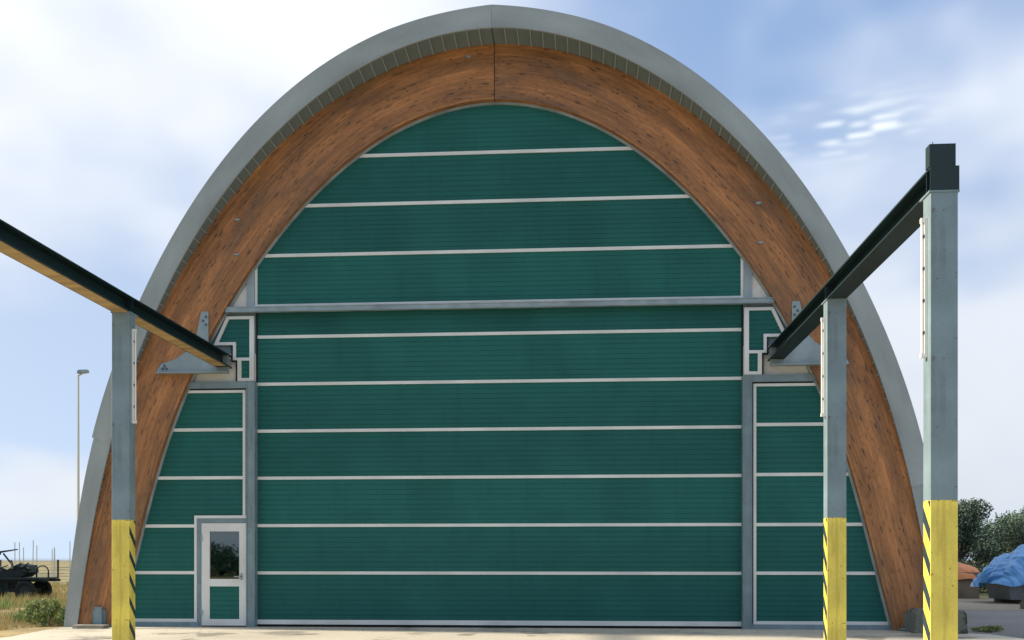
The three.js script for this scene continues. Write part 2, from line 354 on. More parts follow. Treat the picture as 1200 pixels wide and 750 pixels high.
  const panel = (name, xl, xr, y0, y1, z, parent) => mesh(name, ribPanel(xl, xr, y0, y1, z, 0.03, (pc++ * 1.37) % 7), M.green[pc % 3], parent);
  // upper gable wall
  const gable = group('gable_wall', hangar);
  const ax = y => archX(y) + 0.12, yTop = 10.83;
  const ys = [6.672, 7.71, 8.73, 9.73];
  const arcTop = y => y > 10.7 ? Math.max(0.02, archX(Math.min(y, 10.74)) * Math.sqrt(clamp((yTop - y) / 0.13))) + 0.1 : ax(y);
  panel('wall_panel', K(-4.97), K(4.97), ys[0] + 0.03, ys[1] - 0.031, ZP, gable);
  panel('wall_panel', y => -ax(y), ax, ys[1] + 0.031, ys[2] - 0.031, ZP, gable);
  panel('wall_panel', y => -ax(y), ax, ys[2] + 0.031, ys[3] - 0.031, ZP, gable);
  panel('wall_panel', y => -arcTop(y), arcTop, ys[3] + 0.031, yTop, ZP, gable);
  strip(-4.88, 4.88, ys[1], gable); strip(-ax(ys[2]), ax(ys[2]), ys[2], gable); strip(-ax(ys[3]), ax(ys[3]), ys[3], gable); strip(-5.02, 5.02, ys[0], gable, 0.06);
  for (const s of [-1, 1]) {
    const f = P => (s > 0 ? P : P.map(p => [-p[0], p[1]]).reverse());
    mesh('edge_trim', new G().prism(f([[4.955, 6.697], [5.01, 6.697], [5.01, 7.50], [4.86, 7.74], [4.82, 7.70], [4.955, 7.485]]), ZP - 0.02, ZS - 0.003), M.white, gable);
    const yA = 7.45, top = [[5.015, 6.66], [5.17, 6.66], [5.17, 7.5], [5.015, 7.72]];
    mesh('gable_post', new G().prism(f(top), ZP - 0.05, ZS + 0.02), M.galv, gable);
    mesh('infill_panel', new G().prism(f([[5.175, 6.66], [5.75, 6.66], [5.3, 7.4], [5.175, 7.6]]), ZP - 0.06, ZP - 0.005), M.infill, gable);
  }
  // header beam over the main door: channel with top flange
  const header = mesh('header_beam', new G().box(-5.60, 5.60, 6.525, 6.63, -0.12, -0.035).box(-5.59, 5.59, 6.615, 6.632, -0.122, -0.02).box(-5.59, 5.59, 6.523, 6.538, -0.122, -0.02), M.galv, hangar);
  header.userData.label = 'grey steel header beam above the main door';
  // main door
  const door = group('main_door', hangar);
  const ZD = -0.27;
  mesh('door_core', bx(-4.99, 4.99, 0.03, 6.6, ZD - 0.09, ZD - 0.031), M.interior, door);
  const dy = [0.12, 1.125, 2.112, 3.102, 4.085, 5.065, 6.05];
  for (let i = 0; i < 7; i++) panel('door_panel', K(-4.985), K(4.985), dy[i] + 0.03, i < 6 ? dy[i + 1] - 0.03 : 6.58, ZD, door);
  for (let i = 1; i < 7; i++) strip(-4.985, 4.985, dy[i], door, 0.064, ZD + 0.022);
  mesh('bottom_rail', bx(-4.985, 4.985, 0.055, 0.15, ZD - 0.03, ZD + 0.03), M.white, door);
  mesh('floor_seal', bx(-4.985, 4.985, 0.015, 0.055, ZD - 0.03, ZD + 0.01), M.rubber, door);
  // columns, lintels, side walls
  const sy = [0.135, 1.13, 2.105, 3.108, 4.11, 4.905];
  for (const s of [-1, 1]) {
    const X = (a, b) => s > 0 ? [a, b] : [-b, -a];
    const B = (a, b, ...r) => bx(...X(a, b), ...r);
    mesh('jamb_column', new G().box(...X(4.99, 5.175), 0.0, 5.10, -0.34, -0.10).box(...X(4.992, 5.01), 0.0, 5.09, -0.1, -0.085).box(...X(5.155, 5.173), 0.0, 5.09, -0.1, -0.085), M.steel, hangar);
    mesh('lintel', B(5.177, 6.62, 4.965, 5.105, -0.25, -0.105), M.steel, hangar);
    const wall = group('side_wall', hangar);
    const lim = y => archX(y) + 0.12;
    const inner = 5.2;
    for (let i = 0; i < 5; i++) {
      const f1 = K(inner * s), f2 = y => lim(y) * s;
      panel('wall_panel', s > 0 ? f1 : f2, s > 0 ? f2 : f1, sy[i] + 0.03, sy[i + 1] - 0.03, ZP, wall);
    }
    for (let i = 1; i < 5; i++) {
      const a = s < 0 && i < 3 ? 6.28 : 5.26;
      strip(...X(a, lim(sy[i])), sy[i], wall);
    }
    strip(...X(5.26, lim(sy[5])), sy[5], wall, 0.055);
    strip(...X(s < 0 ? 6.28 : 5.26, lim(sy[0])), sy[0], wall, 0.065);
    mesh('edge_trim', B(5.205, 5.262, s < 0 ? 2.325 : 0.10, 4.933, ZP - 0.02, ZS + 0.002), M.white, wall);
    mesh('sill', B(s < 0 ? 6.2 : 5.176, lim(0.05) - 0.05, 0.005, 0.102, -0.22, -0.115), M.steel, wall);
    // white infill around the crane rail, steel plate above it
    const f = P => (s > 0 ? P : P.map(p => [-p[0], p[1]]).reverse());
    mesh('infill_panel', new G().prism(f([[5.02, 5.107], [6.6, 5.107], [6.35, 5.7], [5.02, 5.7]]), -0.26, -0.205), M.infill, hangar);
    mesh('infill_panel', new G().prism(f([[5.02, 5.702], [6.3, 5.702], [5.75, 6.6], [5.02, 6.6]]), -0.27, -0.21), M.steel, hangar);
    // flap that closes round the rail
    const flap = group('rail_flap', hangar);
    const sh = new THREE.Shape([[5.02, 5.11], [5.37, 5.11], [5.37, 5.545], [5.465, 5.545], [5.465, 5.865], [5.875, 5.865], [5.60, 6.46], [5.02, 6.46]].map(p => new THREE.Vector2(p[0] * s, p[1])));
    for (const h of [[[5.115, 5.60], [5.405, 5.60], [5.405, 5.925], [5.775, 5.925], [5.555, 6.40], [5.115, 6.40]], [[5.115, 5.175], [5.29, 5.175], [5.29, 5.54], [5.115, 5.54]]]) sh.holes.push(new THREE.Path(h.map(p => new THREE.Vector2(p[0] * s, p[1]))));
    mesh('flap_frame', new G().add(new THREE.ExtrudeGeometry(sh, { depth: 0.05, bevelEnabled: false }), 0, 0, -0.17), M.white, flap);
    const fl = y => y < 5.92 ? 5.42 : 5.79 - (y - 5.92) * 0.47;
    panel('flap_panel', s > 0 ? K(5.10) : y => -fl(y), s > 0 ? fl : K(-5.10), 5.925, 6.42, -0.155, flap);
    panel('flap_panel', ...X(5.10, 5.42).map(K), 5.57, 5.924, -0.155, flap);
    panel('flap_panel', ...X(5.10, 5.30).map(K), 5.16, 5.555, -0.155, flap);
    const seal = new G();
    for (const [a, b, y0, y1] of [[5.0, 5.40, 5.075, 5.108], [5.372, 5.402, 5.109, 5.52], [5.372, 5.50, 5.52, 5.544], [5.467, 5.497, 5.545, 5.86]]) seal.box(...X(a, b), y0, y1, -0.19, -0.113);
    mesh('rubber_seal', seal, M.rubber, flap);
    // gusset plate carrying the rail end
    const P = [[5.50, 5.27], [7.02, 5.27], [7.02, 5.33], [6.93, 5.46], [6.62, 5.56], [6.36, 5.73], [6.2, 5.95], [6.08, 6.53], [5.93, 6.53], [5.93, 5.72], [5.5, 5.64]];
    const gus = mesh('gusset_plate', new G().prism(f(P), 0.003, 0.028).box(...X(5.5, 7.0), 5.245, 5.27, 0.003, 0.16), M.galv, hangar);
    for (const [bxx, by] of [[5.98, 6.42], [6.04, 6.34], [5.98, 6.26], [6.9, 5.36], [6.82, 5.36], [6.86, 5.42]]) {
      const c = new THREE.CylinderGeometry(0.026, 0.026, 0.02, 6); c.rotateX(Math.PI / 2); mesh('bolt', new G().add(c, bxx * s, by, 0.038), M.darkBolt, gus);
    }
    // hinged steel shoe at the arch foot
    mesh('arch_shoe', new G().box(...X(8.12, 8.40), 0.05, 0.36, 0.003, 0.03).box(...X(8.17, 8.33), 0.05, 0.42, 0.03, 0.10).box(...X(8.0, 8.6), 0.016, 0.05, -0.1, 0.2), M.steel, hangar);
  }
  // personnel door in the left side wall
  const pd = group('personnel_door', hangar);
  const fs = new G(); fs.box(-6.24, -5.178, 2.165, 2.262, -0.2, -0.135).box(-6.24, -6.135, 0.0, 2.165, -0.2, -0.135);
  mesh('door_frame', fs, M.steel, pd);
  mesh('edge_trim', new G().box(-6.295, -5.178, 2.264, 2.322, ZP - 0.02, ZS + 0.004).box(-6.295, -6.242, 0.1, 2.264, ZP - 0.02, ZS + 0.004), M.white, pd);
  const leaf = new THREE.Shape([[-6.13, 0.03], [-5.178, 0.03], [-5.178, 2.16], [-6.13, 2.16]].map(p => new THREE.Vector2(...p)));
  for (const h of [[-5.96, -5.33, 1.0, 1.99], [-5.96, -5.33, 0.165, 0.845]]) leaf.holes.push(new THREE.Path([[h[0], h[2]], [h[0], h[3]], [h[1], h[3]], [h[1], h[2]]].map(p => new THREE.Vector2(...p))));
  const lf = mesh('leaf_frame', new G().add(new THREE.ExtrudeGeometry(leaf, { depth: 0.05, bevelEnabled: false }), 0, 0, -0.17), M.white, pd);
  mesh('pane', bx(-5.965, -5.325, 0.995, 1.995, -0.15, -0.148), M.pane, pd);
  panel('lower_panel', K(-5.965), K(-5.325), 0.16, 0.85, -0.14, pd);
  const hd = new G(); hd.box(-5.30, -5.26, 0.98, 1.12, -0.12, -0.105).box(-5.42, -5.27, 1.04, 1.062, -0.075, -0.055).box(-5.29, -5.27, 1.04, 1.062, -0.105, -0.055);
  mesh('handle', hd, M.galv, pd);
  for (const y of [0.3, 1.85]) mesh('hinge', bx(-6.145, -6.115, y - 0.06, y + 0.06, -0.122, -0.10), M.galv, pd);
}

// ---------------------------------------------------------------- crane runway: posts, rails, batten lamps
const XI = 5.485, XO = 5.775, XM = (XI + XO) / 2, YB = 5.38, YT = 5.64, YP = 2.04;
function hSection(w, h, tf, tw) {                             // flanges left/right (normal x), web across
  return [[-w / 2, -h / 2], [-w / 2 + tf, -h / 2], [-w / 2 + tf, -tw / 2], [w / 2 - tf, -tw / 2], [w / 2 - tf, -h / 2], [w / 2, -h / 2], [w / 2, h / 2], [w / 2 - tf, h / 2], [w / 2 - tf, tw / 2], [-w / 2 + tf, tw / 2], [-w / 2 + tf, h / 2], [-w / 2, h / 2]];
}
const postGeo = (y0, y1) => {                                 // square hollow section, chamfered corners
  const w = 0.145, d = 0.14, D = 0.08, c = 0.006, sh = new THREE.Shape([[-w, -d + c], [-w + c, -d], [w - c, -d], [w, -d + c], [w, D - c], [w - c, D], [-w + c, D], [-w, D - c]].map(p => new THREE.Vector2(...p)));
  const e = new THREE.ExtrudeGeometry(sh, { depth: y1 - y0, bevelEnabled: false }); e.rotateX(-Math.PI / 2); return new G().add(e, 0, y0, 0);
};
function clipStripe(poly, lo, hi) {                           // clip a polygon (z, y) to lo <= y <= hi
  const cut = (P, f) => { const o = []; P.forEach((a, i) => { const b = P[(i + 1) % P.length], fa = f(a), fb = f(b); if (fa >= 0) o.push(a); if (fa * fb < 0) { const t = fa / (fa - fb); o.push([lerp(a[0], b[0], t), lerp(a[1], b[1], t)]); } }); return o; };
  return cut(cut(poly, p => p[1] - lo), p => hi - p[1]);
}
function makePost(s, z, label) {                              // s: side of the track, z: centre
  const p = group('gantry_post', scene, [XM * s, 0, z]);
  tag(p, label, 'post', 'posts of the crane runway');
  mesh('upper_column', postGeo(YP, YB - 0.02), M.steel, p);
  const base = mesh('painted_base', postGeo(0.02, YP - 0.001), M.yellow, p);
  const xf = -s * 0.145;                                      // inner flange face
  const sl = 0.24, pitch = 0.375, hgt = s > 0 ? 0.15 : 0.115;
  for (let k = -1; k < 7; k++) {
    const y0 = 0.08 + k * pitch, up = s > 0 ? [y0 + sl, y0] : [y0 + sl, y0];   // [at back, at front]
    if (s < 0) up.reverse();
    const P = clipStripe([[-0.073, up[0]], [0.1335, up[1]], [0.1335, up[1] + hgt], [-0.073, up[0] + hgt]], 0.03, YP - 0.01);
    if (P.length < 3) continue;
    const sh = new THREE.Shape(P.map(q => new THREE.Vector2(q[0], q[1]))), e = new THREE.ExtrudeGeometry(sh, { depth: 0.003, bevelEnabled: false });
    e.rotateY(-Math.PI / 2);                                  // (z, y) plane, thickness along -x
    mesh('hazard_stripe', new G().add(e, s > 0 ? xf - 0.0005 : xf + 0.0035, 0, 0), M.black, base);
  }
  mesh('cap_plate', bx(-0.16, 0.16, YB - 0.02, YB - 0.001, -0.15, 0.15), M.steel, p);
  const pl = mesh('base_plate', bx(-0.24, 0.24, 0.004, 0.02, -0.24, 0.24), M.steel, p);
  for (const a of [-1, 1]) for (const b of [-1, 1]) { const c = new THREE.CylinderGeometry(0.018, 0.018, 0.03, 6); mesh('anchor_bolt', new G().add(c, a * 0.2, 0.035, b * 0.2), M.darkBolt, pl); }
  return p;
}
const ZN = 8.72, ZI = 4.37;
makePost(1, ZN, 'grey steel post, yellow striped base, under the free end of the dark rail');
makePost(1, ZI, 'grey steel post with yellow striped base before the doorless green side panels');
makePost(-1, ZI, 'grey steel post with yellow base before the timber arch on the small door side');
makePost(-1, ZN, 'grey steel post with yellow base under the outer end of the tan-bottomed rail');

function makeRail(s, label) {
  const z0 = -0.16, z1 = ZN + 0.14, r = group('crane_rail', scene, [XM * s, YB, 0]);
  tag(r, label, 'crane rail', 'crane runway rails');
  const H = YT - YB, e = new THREE.ExtrudeGeometry(new THREE.Shape(hSection(H, 0.29, 0.022, 0.014).map(p => new THREE.Vector2(p[1], p[0] + H / 2))), { depth: z1 - z0, bevelEnabled: false });
  mesh('beam', new G().add(e, 0, 0, z0), M.railDark, r);
  mesh('rail_bar', bx(-0.03, 0.03, H, H + 0.04, z0, z1 - 0.05), M.railDark, r);
  if (s < 0) { const st = mesh('bottom_strip', bx(-0.10, 0.128, -0.016, -0.001, 0.2, z1 - 0.01), M.tan, r); st.userData.label = 'tan strip along the underside of the rail'; }
  else {
    mesh('end_plate', bx(-0.15, 0.155, 0.002, H - 0.002, z1, z1 + 0.012), M.railDark, r);
    const bf = mesh('buffer_stop', new G().box(-0.155, 0.12, H + 0.001, H + 0.24, z1 - 0.12, z1 + 0.004), M.railDark, r);
    mesh('rod', bx(-0.096, -0.084, H + 0.24, H + 0.30, z1 - 0.1, z1 - 0.088), M.galv, bf);
  }
  for (const z of [0.9, 2.6, 5.6, 7.2]) mesh('clamp', new G().box(s * 0.05 - 0.03, s * 0.05 + 0.03, H, H + 0.02, z - 0.04, z + 0.04), M.railDark, r);
  for (const z of [ZI, ZN]) mesh('stiffener', bx(-0.138, 0.138, 0.0225, H - 0.0225, z - 0.006, z + 0.006), M.railDark, r);
  return r;
}
makeRail(1, 'dark green crane rail ending in a square buffer block');
makeRail(-1, 'dark green crane rail with a tan underside');

function makeLamp(s, z, label) {
  const t = group('batten_lamp', scene, [s * (XI - 0.0005), 3.6, z]);
  tag(t, label, 'lamp', 'batten lamps on the runway posts');
  mesh('housing', bx(...(s > 0 ? [-0.03, 0] : [0, 0.03]), 0, 1.52, -0.03, 0.03), M.lamp, t);
  const c = new THREE.CylinderGeometry(0.013, 0.013, 1.42, 10); mesh('tube', new G().add(c, -s * 0.047, 0.76, 0), M.lamp, t);
  for (const y of [0.0, 1.47]) mesh('end_cap', bx(...(s > 0 ? [-0.062, -0.03] : [0.03, 0.062]), y, y + 0.05, -0.025, 0.025), M.lamp, t);
  for (const y of [0.25, 0.6, 0.95, 1.3]) mesh('clip', bx(...(s > 0 ? [-0.034, -0.03] : [0.03, 0.034]), y, y + 0.035, -0.031, 0.031), M.rubber, t);
  return t;
}
makeLamp(1, ZN + 0.02, 'white batten lamp on the post under the free rail end');
makeLamp(1, ZI + 0.02, 'white batten lamp on the post before the doorless side panels');
makeLamp(-1, ZI + 0.02, 'white batten lamp on the post under the tan-bottomed rail');

// ---------------------------------------------------------------- foliage
function leaves(list, seed, leaf, n, sat = 1) {               // list: [x, y, z, rx, ry, rz] clumps
  const R = rng(seed), p = [], c = [], v = new THREE.Vector3(), a = new THREE.Vector3(), b = new THREE.Vector3();
  const tot = list.reduce((q, k) => q + k[3] * k[4] * k[5], 0);
  for (const k of list) {
    const m = Math.ceil(n * k[3] * k[4] * k[5] / tot), tone = 0.75 + R() * 0.5;
    for (let i = 0; i < m; i++) {
      do v.set(R() * 2 - 1, R() * 2 - 1, R() * 2 - 1); while (v.lengthSq() > 1 || v.lengthSq() < 0.12 * R());
      const rr = 1 + 0.25 * (R() - 0.5); v.multiplyScalar(rr);
      const x = k[0] + v.x * k[3], y = k[1] + v.y * k[4], z = k[2] + v.z * k[5];
      a.set(R() - 0.5, R() - 0.5, R() - 0.5).normalize(); b.set(R() - 0.5, R() - 0.5, R() - 0.5).cross(a).normalize();
      const l = leaf * (0.6 + R() * 0.8), w = l * (0.35 + R() * 0.3);
      const P = (s, t) => [x + a.x * l * s + b.x * w * t, Math.max(0.01, y + a.y * l * s + b.y * w * t), z + a.z * l * s + b.z * w * t];
      const q = [P(-0.5, 0), P(0, -0.5), P(0.5, 0), P(0, 0.5)];
      p.push(...q[0], ...q[1], ...q[2], ...q[0], ...q[2], ...q[3]);
      const t = tone * (0.7 + R() * 0.6), col = [t * (0.85 + 0.5 * R() * sat), t * (0.95 + 0.15 * R()), t * (0.7 + 0.4 * R())];
      for (let h = 0; h < 6; h++) c.push(...col);
    }
  }
  const g = new THREE.BufferGeometry(); g.setAttribute('position', new THREE.Float32BufferAttribute(p, 3)); g.setAttribute('color', new THREE.Float32BufferAttribute(c, 3)); g.computeVertexNormals();
  return g;
}
function limb(g, a, b, r0, r1, n = 7) {
  const A = new THREE.Vector3(...a), B = new THREE.Vector3(...b), d = B.clone().sub(A).normalize(), u = new THREE.Vector3(0, 0, 1).cross(d); if (u.length() < 0.1) u.set(1, 0, 0).cross(d); u.normalize(); const w = d.clone().cross(u);
  const P = (c, r, i) => { const t = i / n * 2 * Math.PI; return c.clone().addScaledVector(u, Math.cos(t) * r).addScaledVector(w, Math.sin(t) * r).toArray(); };
  for (let i = 0; i < n; i++) g.quad(P(A, r0, i), P(A, r0, i + 1), P(B, r1, i + 1), P(B, r1, i));
  return g;
}
function tree(x, z, h, rad, seed, mat, label, n, leaf, grp, low = 0.12) {
  const t = group('broadleaf_tree', scene, [x, 0, z]); tag(t, label, 'tree', grp);
  const R = rng(seed), g = new G(), list = [];
  limb(g, [0, -0.05, 0], [0.1, h * 0.45, 0.05], rad * 0.09, rad * 0.055);
  for (let i = 0; i < 40; i++) {
    const a = R() * 6.283, e = R(), rr = rad * Math.sqrt(R()) * (1 - 0.55 * e * e), y = h * (low + (0.93 - low) * e), s = rad * (0.20 + 0.22 * R());
    list.push([Math.cos(a) * rr, y, Math.sin(a) * rr, s * 1.2, s * 0.85, s * 1.2]);
    if (i % 2 === 0) limb(g, [0.06, h * (0.15 + 0.3 * R()), 0.03], [Math.cos(a) * rr, y, Math.sin(a) * rr], rad * 0.03, rad * 0.01, 5);
  }
  mesh('trunk', g, M.bark, t); mesh('crown', leaves(list, seed + 1, leaf, n), mat, t);
  return t;
}
// trees behind the yard on the right
const TG = 'trees behind the yard';
tree(18.4, -24.5, 4.05, 1.7, 301, M.leafDark, 'dark broadleaf tree behind the orange tarpaulin', 26000, 0.12, TG, 0.08);
tree(23.2, -28, 4.0, 2.2, 302, M.leafMid, 'rounded green tree behind the blue tarpaulin', 26000, 0.12, TG, 0.08);
tree(25.9, -27, 4.3, 2.2, 303, M.leafMid, 'wide green tree behind the far end of the blue tarpaulin', 26000, 0.12, TG, 0.08);
tree(21.6, -25.5, 3.3, 1.9, 307, M.leafDark, 'low dark bush between the orange and the blue tarpaulin, against the trees', 16000, 0.12, TG, 0.04);
tree(29.8, -26, 4.8, 2.4, 305, M.leafDark, 'dark green tree farther along the yard than the tarpaulin', 14000, 0.14, TG, 0.08);
tree(20.9, -33, 4.3, 2.3, 306, M.leafMid, 'pale green tree in the gap between the dark tree and the rounded one', 20000, 0.13, TG, 0.08);
// hedge on the far side of the yard, behind the photographer: mirrored in the door pane
for (let i = 0; i < 7; i++) tree(-34 + i * 4.6, 62 + (i % 3), 2.0 + (i * 37 % 10) / 16, 2.8, 320 + i, M.leafDark, 'dense dark bush facing the hangar across the yard', 2500, 0.34, 'bushes across the yard', 0.05);

// weeds by the left foot of the hangar
function shrub(x, z, r, h, seed, mat, label, n, leaf) {
  const t = group('weed_bush', scene, [x, 0, z]); tag(t, label, 'bush', 'weeds round the hangar');
  const R = rng(seed), list = [], g = new G();
  for (let i = 0; i < 14; i++) { const a = R() * 6.283, q = r * Math.sqrt(R()), y = h * (0.1 + 0.75 * R() * (1 - 0.6 * q / r)); list.push([Math.cos(a) * q, y, Math.sin(a) * q, r * 0.3, h * 0.2, r * 0.3]); limb(g, [Math.cos(a) * q * 0.3, -0.01, Math.sin(a) * q * 0.3], [Math.cos(a) * q, y + h * 0.15, Math.sin(a) * q], 0.012, 0.004, 4); }
  mesh('stem', g, mat === M.grass ? M.bark : M.bark, t); mesh('foliage', leaves(list, seed, leaf, n), mat, t); return t;
}
shrub(-9.75, -0.6, 0.42, 0.8, 401, M.leafWeed, 'leafy green weed bush beside the left roof foot', 2600, 0.07);
shrub(-9.3, -1.1, 0.3, 0.6, 402, M.grass, 'dry yellowish weed clump against the left roof foot', 1500, 0.06);
shrub(-11.2, -2.2, 0.4, 0.3, 403, M.leafWeed, 'low green weed patch in front of the trailer', 1500, 0.06);
shrub(9.75, 0.15, 0.32, 0.16, 405, M.leafWeed, 'flat green weeds beside the mossy concrete block', 700, 0.05);
// rough grass on the left
{
  const R = rng(500), blades = [];
  const p = [], c = [];
  for (let i = 0; i < 9; i++) { const a = R() * 6.283, r = R() * 0.06, h = 0.12 + R() * 0.22, l = 0.10 * (R() - 0.5), x = Math.cos(a) * r, z = Math.sin(a) * r, w = 0.008; p.push(x - w * Math.sin(a), 0, z + w * Math.cos(a), x + w * Math.sin(a), 0, z - w * Math.cos(a), x + Math.cos(a) * 0.08 + l, h, z + Math.sin(a) * 0.08 + l); for (let k = 0; k < 3; k++) c.push(1, 1, 1); }
  const g = new THREE.BufferGeometry(); g.setAttribute('position', new THREE.Float32BufferAttribute(p, 3)); g.setAttribute('color', new THREE.Float32BufferAttribute(c, 3)); g.computeVertexNormals();
  const n = 9000, im = new THREE.InstancedMesh(g, M.grass, n), m = new THREE.Matrix4(), q = new THREE.Quaternion(), col = new THREE.Color();
  for (let i = 0; i < n; i++) {
    let x, z; do { z = 1.2 - Math.pow(R(), 1.4) * 34; x = -9.0 - R() * (9 - z * 0.45); } while (z > -0.2 && x > -9.5 - z * 0.3 || fbm3(x * 0.5, z * 0.5, 2.2, 3) < 0.42);
    q.setFromAxisAngle(new THREE.Vector3(0, 1, 0), R() * 6.283); const s = (0.5 + R() * 0.9) * (z > -1 ? 0.5 : 1);
    m.compose(new THREE.Vector3(x, -0.015, z), q, new THREE.Vector3(s, s, s)); im.setMatrixAt(i, m);
    const gr = fbm3(x * 0.4 + 9, z * 0.4, 5.5, 3) > 0.5 ? 1 : 0; col.setRGB(gr ? 0.55 : 1.25, gr ? 0.85 : 1.05, gr ? 0.5 : 0.9); im.setColorAt(i, col);
  }
  im.name = 'rough_grass'; im.castShadow = im.receiveShadow = true; tag(im, 'rough dry grass on the ground left of the hangar', 'grass'); structure(im, true); scene.add(im);
}

// ---------------------------------------------------------------- left background: trailer, stakes, street lamp
{
  const t = group('farm_trailer', scene, [-18.2, 0, -12.4]); t.rotation.y = 0.1;
  tag(t, 'dark green farm trailer loaded with machinery in the dry grass', 'trailer');
  const dk = std({ color: L(0.012, 0.030, 0.030), map: mottle(201, 0.5), roughness: 0.7 });
  mesh('deck', new G().box(-2.6, 1.75, 0.74, 0.80, -0.7, 0.7).box(-2.6, 1.95, 0.66, 0.74, -0.5, -0.42).box(-2.6, 1.95, 0.66, 0.74, 0.42, 0.5), dk, t);
  for (const [x, r] of [[-1.9, 0.36], [-0.35, 0.38], [1.25, 0.36]]) for (const z of [-0.62, 0.62]) {
    const w = group('wheel', t, [x, r, z]);
    const ty = new THREE.TorusGeometry(r - 0.1, 0.1, 8, 20); mesh('tyre', new G().add(ty), M.rubber, w);
    const rm = new THREE.CylinderGeometry(r - 0.16, r - 0.16, 0.1, 14); rm.rotateX(Math.PI / 2); mesh('rim', new G().add(rm), dk, w);
  }
  const st = new G(); limb(st, [0.15, 0.72, 0.5], [0.75, 0.05, 0.5], 0.04, 0.04); limb(st, [-1.2, 0.72, 0.5], [-0.8, 0.2, 0.5], 0.04, 0.04); mesh('prop_leg', st, dk, t);
  const body = new G(); body.prism([[-2.5, 0.81], [1.0, 0.81], [1.25, 0.98], [1.2, 1.22], [0.9, 1.26], [0.5, 1.05], [0.1, 1.0], [-0.1, 1.2], [-0.5, 1.34], [-1.2, 1.5], [-1.7, 1.5], [-2.5, 1.3]], -0.4, 0.4);
  mesh('machine_body', body, dk, t);
  const wing = new G(); limb(wing, [-2.6, 1.45, 0.1], [0.2, 1.62, 0.15], 0.09, 0.05); limb(wing, [-0.9, 1.5, 0.15], [0.78, 1.76, 0.15], 0.07, 0.02); limb(wing, [0.3, 1.62, 0.15], [0.55, 1.3, 0.15], 0.03, 0.03); limb(wing, [-0.5, 1.3, 0.2], [0.2, 1.66, 0.2], 0.025, 0.025); limb(wing, [-2.2, 1.9, 0.15], [-0.9, 1.5, 0.15], 0.05, 0.05); mesh('boom', wing, dk, t);
  const dr = new THREE.CylinderGeometry(0.22, 0.22, 0.7, 14); dr.rotateX(Math.PI / 2); mesh('drum', new G().add(dr, 0.98, 1.05, 0.1), dk, t);
  const lp = new THREE.TorusGeometry(0.2, 0.022, 6, 14, Math.PI); mesh('hoop', new G().add(lp, 1.55, 1.0, 0).box(1.33, 1.37, 0.8, 1.0, -0.02, 0.02).box(1.73, 1.77, 0.8, 1.0, -0.02, 0.02), dk, t);
  const R = rng(41), cl = new G();
  for (let i = 0; i < 26; i++) { const x = -2.5 + R() * 3.9, y = 0.85 + R() * 0.45, a = R() * 3.14, l = 0.15 + R() * 0.35; limb(cl, [x, y, 0.3 + R() * 0.3], [x + Math.cos(a) * l, y + Math.sin(a) * l, 0.2 + R() * 0.4], 0.02 + R() * 0.04, 0.015 + R() * 0.03, 5); }
  mesh('tines', cl, dk, t);
  const ax = new G(); ax.box(-2.5, 1.3, 0.3, 0.42, -0.5, 0.5).box(-1.6, -0.9, 0.42, 0.72, -0.3, 0.45).box(0.3, 0.6, 0.42, 0.72, -0.3, 0.45); limb(ax, [1.2, 0.5, 0.2], [1.6, 0.1, 0.5], 0.03, 0.03); mesh('underframe', ax, dk, t);
  mesh('pale_part', new G().box(-0.5, -0.15, 0.95, 1.15, 0.401, 0.45), M.infill, t);
}
{
  // pale stakes out in the field and the low fence line they stand on
  const R = rng(600), mat = std({ color: L(0.62, 0.60, 0.50), roughness: 0.9 });
  for (let i = 0; i < 13; i++) {
    const x = -36.6 + i * 0.5 + (R() - 0.5) * 0.3, z = -40 - R() * 2, h = 2.0 + R() * 0.7;
    const g = new G(); limb(g, [0, -0.1, 0], [(R() - 0.5) * 0.1, h, 0], 0.035, 0.03, 6); limb(g, [0, h, 0], [0, h + 0.02, 0], 0.045, 0.03, 6);
    const o = mesh('wooden_stake', g, mat); o.position.set(x, 0, z); tag(o, 'thin pale stake standing in the field beyond the trailer', 'stake', 'pale stakes along the field');
  }
  const f = group('wire_fence', scene, [-37, 0, -43]); tag(f, 'low wire fence along the horizon behind the stakes', 'fence');
  for (let i = 0; i < 3; i++) { const g = new G(); limb(g, [-8, 0.5 + i * 0.42, 0], [16, 0.5 + i * 0.42, 0], 0.012, 0.012, 4); mesh('wire', g, M.darkBolt, f); }
  for (let i = 0; i < 7; i++) mesh('fence_post', bx(-8 + i * 4, -7.9 + i * 4, -0.1, 1.42, -0.05, 0.05), M.bark, f);
  const sl = group('street_lamp', scene, [-21.2, 0, -23.5]); tag(sl, 'tall pale street lamp mast behind the hangar roof edge', 'street lamp');
  const pg = new G(); limb(pg, [0, 0, 0], [0, 9.9, 0], 0.075, 0.045, 8); mesh('mast', pg, mat, sl);
  const ag = new G(); limb(ag, [0, 9.85, 0], [0.3, 10.02, 0], 0.035, 0.035, 6); mesh('arm', ag, mat, sl);
  mesh('lamp_head', new G().prism([[0.0, 9.95], [0.46, 10.0], [0.46, 10.12], [0.1, 10.12], [0.0, 10.06]], -0.12, 0.12), M.galv, sl);
}
